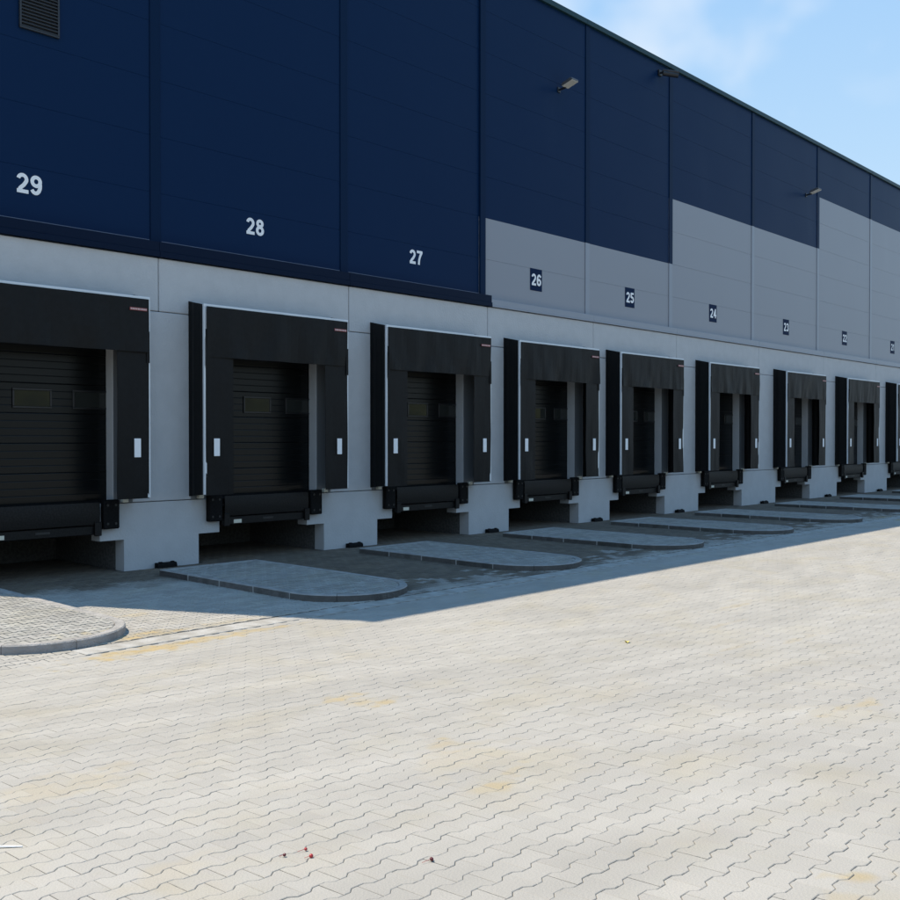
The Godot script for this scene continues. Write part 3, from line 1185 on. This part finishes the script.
func gutter() -> void:
	var root := Node3D.new()
	root.name = "drainage_gutter"
	add_child(root)
	root.set_meta("kind", "structure")
	var st := st_new()
	box(st, Vector3(0, -0.05, -0.176), Vector3(0.993, 0.0, 0.0), 0.005)
	var a := commit(st)
	var n := 0
	st = st_new()
	box(st, Vector3(0, -0.05, 0.0), Vector3(46.0, -0.035, 0.32))
	part("channel", st, M.core, root, Vector3(4.99, 0, -GUT_B))
	st = st_new()
	box(st, Vector3(0, -0.05, -0.176), Vector3(0.464, 0.0, 0.0), 0.005)
	part("gutter_slab", st, M.slab, root, Vector3(5.008, -0.001, -GUT_A - 0.203))
	st = st_new()
	box(st, Vector3(4.906, -0.05, -10.29), Vector3(4.998, 0.0, -10.165), 0.004)
	part("gutter_slab", st, M.slab, root)
	for k in 46:
		var s := 5.005 + k
		put("gutter_slab", a, M.slab, root, Vector3(s + 0.003, 0.004 + rng.randf_range(-0.002, 0.002), -GUT_A - 0.022))
		put("gutter_slab", a, M.slab, root, Vector3(s + 0.47, -0.002 + rng.randf_range(-0.002, 0.002), -GUT_A - 0.203))
		n += 1

# ------------------------------------------------------------------ islands
const ISL_W := 0.99        # half width
const ISL_TIP := 10.42
const ISL_BACK := 15.0
var island_s: Array[float] = []

func islands() -> void:
	for i in range(0, 10):
		island_s.append(edges[i] + (0.24 if i == 0 else 0.42) if i < 6 else edges[i] + 0.24)
	for i in island_s.size():
		var l := "shaded paved island with rounded kerb, %s island from the left" % ORD[i]
		if i == 0:
			l = "sunlit paved island with rounded kerb at the left edge"
		if i == 9:
			l = "farthest shaded paved island with kerb, at right edge"
		var t := thing("kerbed_island", Vector3(island_s[i], 0, -ISL_BACK), l, "island", "paved islands before the piers")
		island_parts(t, i)

func isl_outline(inset: float) -> PackedVector2Array:
	# x across, y towards the yard, origin in the middle of the back edge
	var w := ISL_W - inset
	var straight := ISL_BACK - ISL_TIP - ISL_W
	var q := PackedVector2Array([Vector2(-w, inset)])
	for k in 17:
		var t := PI - PI * k / 16.0
		q.append(Vector2(w * cos(t), straight + w * sin(t)))
	q.append(Vector2(w, inset))
	return q

func island_parts(t: Node3D, idx: int) -> void:
	var top := 0.10
	var kw := 0.125
	# outer kerb faces are coloured darker than the tops, least on the first island
	var stone_tone := Color(0.35, 0.335, 0.315)
	var face_tone := Color(0.105, 0.098, 0.090) if idx > 0 else Color(0.30, 0.285, 0.275)
	var straight := ISL_BACK - ISL_TIP - ISL_W
	# kerb stones: straight sides, curved end, back
	for sg in [-1.0, 1.0]:
		var n := 4
		for k in n:
			var a := straight * k / n + 0.003
			var b := straight * (k + 1) / n - 0.003
			var st := st_new()
			var hi := top + rng.randf_range(-0.003, 0.003)
			var x0 := minf(sg * ISL_W, sg * (ISL_W - kw))
			var x1 := maxf(sg * ISL_W, sg * (ISL_W - kw))
			st.set_color(stone_tone)
			box(st, Vector3(x0, -0.1, a), Vector3(x1, hi, b), 0.014, int(sg), face_tone * rng.randf_range(0.75, 1.35))
			part("kerb_stone", st, M.kerb, t)
	for k in 4:
		var st := st_new()
		var m := 5
		for j in m:
			var t0 := PI * (k + float(j) / m) / 4.0 + (0.003 if j == 0 else 0.0)
			var t1 := PI * (k + float(j + 1) / m) / 4.0 - (0.003 if j == m - 1 else 0.0)
			var o0 := Vector3(cos(t0), 0, sin(t0))
			var o1 := Vector3(cos(t1), 0, sin(t1))
			var c := Vector3(0, 0, straight)
			var ro := ISL_W
			var ri := ISL_W - kw
			var e := 0.014
			var q := [[ro, -0.1], [ro, top - e], [ro - e, top], [ri + e * 0.5, top], [ri, top - e], [ri, -0.1]]
			for g in 5:
				var A: Vector3 = c + o0 * q[g][0] + Vector3.UP * q[g][1]
				var B: Vector3 = c + o1 * q[g][0] + Vector3.UP * q[g][1]
				var C: Vector3 = c + o1 * q[g + 1][0] + Vector3.UP * q[g + 1][1]
				var D: Vector3 = c + o0 * q[g + 1][0] + Vector3.UP * q[g + 1][1]
				st.set_color(face_tone if g == 0 else stone_tone)
				var out: Vector3 = [o0, o0 + Vector3.UP, Vector3.UP, Vector3.UP - o0, -o0][g]
				quad(st, A, B, C, D, out)
			for ends in [[j == 0, o0, -1.0], [j == m - 1, o1, 1.0]]:
				if ends[0]:
					var o: Vector3 = ends[1]
					var nrm: Vector3 = Vector3(-o.z, 0, o.x) * ends[2]
					quad(st, c + o * ro + Vector3.UP * -0.1, c + o * (ro - e * 0.5) + Vector3.UP * (top - e * 0.5), c + o * (ri + e * 0.3) + Vector3.UP * (top - e * 0.5), c + o * ri + Vector3.UP * -0.1, nrm)
		part("kerb_stone", st, M.kerb, t)
	for k in 2:
		var st := st_new()
		var w := ISL_W - kw - 0.003
		st.set_color(stone_tone)
		box(st, Vector3(-w + k * w + 0.003, -0.1, 0.0), Vector3(k * w - 0.003, top, kw), 0.014)
		part("kerb_stone", st, M.kerb, t)
	# mortar bed and the blocks, cut to the kerb
	var inner := isl_outline(kw + 0.006)
	var st := SurfaceTool.new()
	st.begin(Mesh.PRIMITIVE_TRIANGLES)
	var ix := Geometry2D.triangulate_polygon(inner)
	for k in range(0, ix.size(), 3):
		var v := []
		for j in 3:
			v.append(Vector3(inner[ix[k + j]].x, top - 0.022, inner[ix[k + j]].y))
		tri(st, v[0], v[1], v[2], Vector3.UP)
	part("bedding", st, M.bed, t)
	st = st_new()
	var shape := paver_outline(0.0085)
	var row := 0
	var y := 0.2
	while y < ISL_BACK - ISL_TIP:
		for k in 13:
			var x := -1.2 + 0.2 * k + (0.1 if row % 2 else 0.0)
			var moved := PackedVector2Array()
			for q in shape:
				moved.append(q + Vector2(x, y))
			var cuts := Geometry2D.intersect_polygons(moved, inner)
			var r := rng.randf_range(-1.0, 1.0)
			var cc := Vector3(0.375, 0.366, 0.34) * (1.0 + 0.14 * r)
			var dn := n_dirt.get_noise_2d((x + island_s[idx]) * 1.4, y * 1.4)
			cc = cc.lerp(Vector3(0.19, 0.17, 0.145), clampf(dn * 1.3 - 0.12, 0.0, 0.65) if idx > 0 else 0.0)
			st.set_color(Color(cc.x, cc.y, cc.z))
			var up := top - 0.004 + rng.randf_range(-0.002, 0.002)
			for c in cuts:
				var tx := Geometry2D.triangulate_polygon(c)
				for g in range(0, tx.size(), 3):
					var v := []
					for j in 3:
						v.append(Vector3(c[tx[g + j]].x, up, c[tx[g + j]].y))
					tri(st, v[0], v[1], v[2], Vector3.UP)
				var flip := -1.0 if Geometry2D.is_polygon_clockwise(c) else 1.0
				for g in c.size():
					var a: Vector2 = c[g]
					var b: Vector2 = c[(g + 1) % c.size()]
					quad(st, Vector3(a.x, up, a.y), Vector3(b.x, up, b.y), Vector3(b.x, up - 0.02, b.y), Vector3(a.x, up - 0.02, a.y), Vector3(b.y - a.y, 0, a.x - b.x) * flip)
		row += 1
		y += 0.14
	var o := part("paving_blocks", st, M.paver, t)
	o.set_meta("kind", "stuff")

# ------------------------------------------------------------------ litter
func on_ground(s: float, p: float) -> Vector3:
	return Vector3(s, ground_y(s, p) + 0.002, -p)

func litter() -> void:
	var spots := [[2.81, 3.70, "dark red berry fallen on the paving, leftmost of the berries"], [2.88, 3.59, "bright red berry fallen on the paving, beside a dark one"], [2.92, 3.68, "small red berry with stalk on the paving, farthest of the berries"], [3.20, 3.12, "dark red berry lying alone on the paving, rightmost of the berries"]]
	for k in 4:
		var t := thing("fallen_berry", on_ground(spots[k][0], spots[k][1]), spots[k][2], "berry", "red berries on the paving")
		var sm := SphereMesh.new()
		sm.radius = 0.008 + 0.002 * (k % 2)
		sm.height = sm.radius * 1.7
		sm.radial_segments = 14
		sm.rings = 8
		var o := put("fruit", sm, M.berry_dark if k % 3 == 0 else M.berry, t, Vector3(0, 0.008, 0))
		o.rotation_degrees = Vector3(20, 40 * k, 35)
		var st := st_new()
		tube(st, Vector3(0.006, 0.010, 0), Vector3(-0.02 - 0.01 * k, 0.004, -0.012), 0.001, 5)
		part("stalk", st, M.berry, t)
	var st := st_new()
	var mid := PackedVector3Array()
	for k in 7:
		var f := k / 6.0
		mid.append(Vector3(-0.055 + 0.11 * f, 0.004 + 0.012 * sin(f * 5.0), 0.0))
	for k in 6:
		var w0 := 0.028 * sin(PI * k / 6.0)
		var w1 := 0.028 * sin(PI * (k + 1) / 6.0)
		for sg in [-1.0, 1.0]:
			quad(st, mid[k], mid[k + 1], mid[k + 1] + Vector3(0, 0.009 * w1 / 0.028, sg * w1), mid[k] + Vector3(0, 0.009 * w0 / 0.028, sg * w0), Vector3.UP)
	var leaf := part(numbered("dry_leaf"), st, M.leaf, self, on_ground(8.83, 5.73))
	leaf.rotation.y = 0.7
	tag(leaf, "yellow dry leaf lying alone on the paving", "leaf")
	st = st_new()
	box(st, Vector3(-0.12, 0.0, -0.006), Vector3(0.0, 0.006, 0.006), 0.002)
	box(st, Vector3(0.001, 0.001, -0.0055), Vector3(0.03, 0.0055, 0.0045), 0.002)
	var straw := part(numbered("white_straw"), st, M.white, self, on_ground(2.06, 4.87))
	straw.rotation.y = deg_to_rad(-47)
	tag(straw, "thin white straw on the paving at the left edge", "straw")
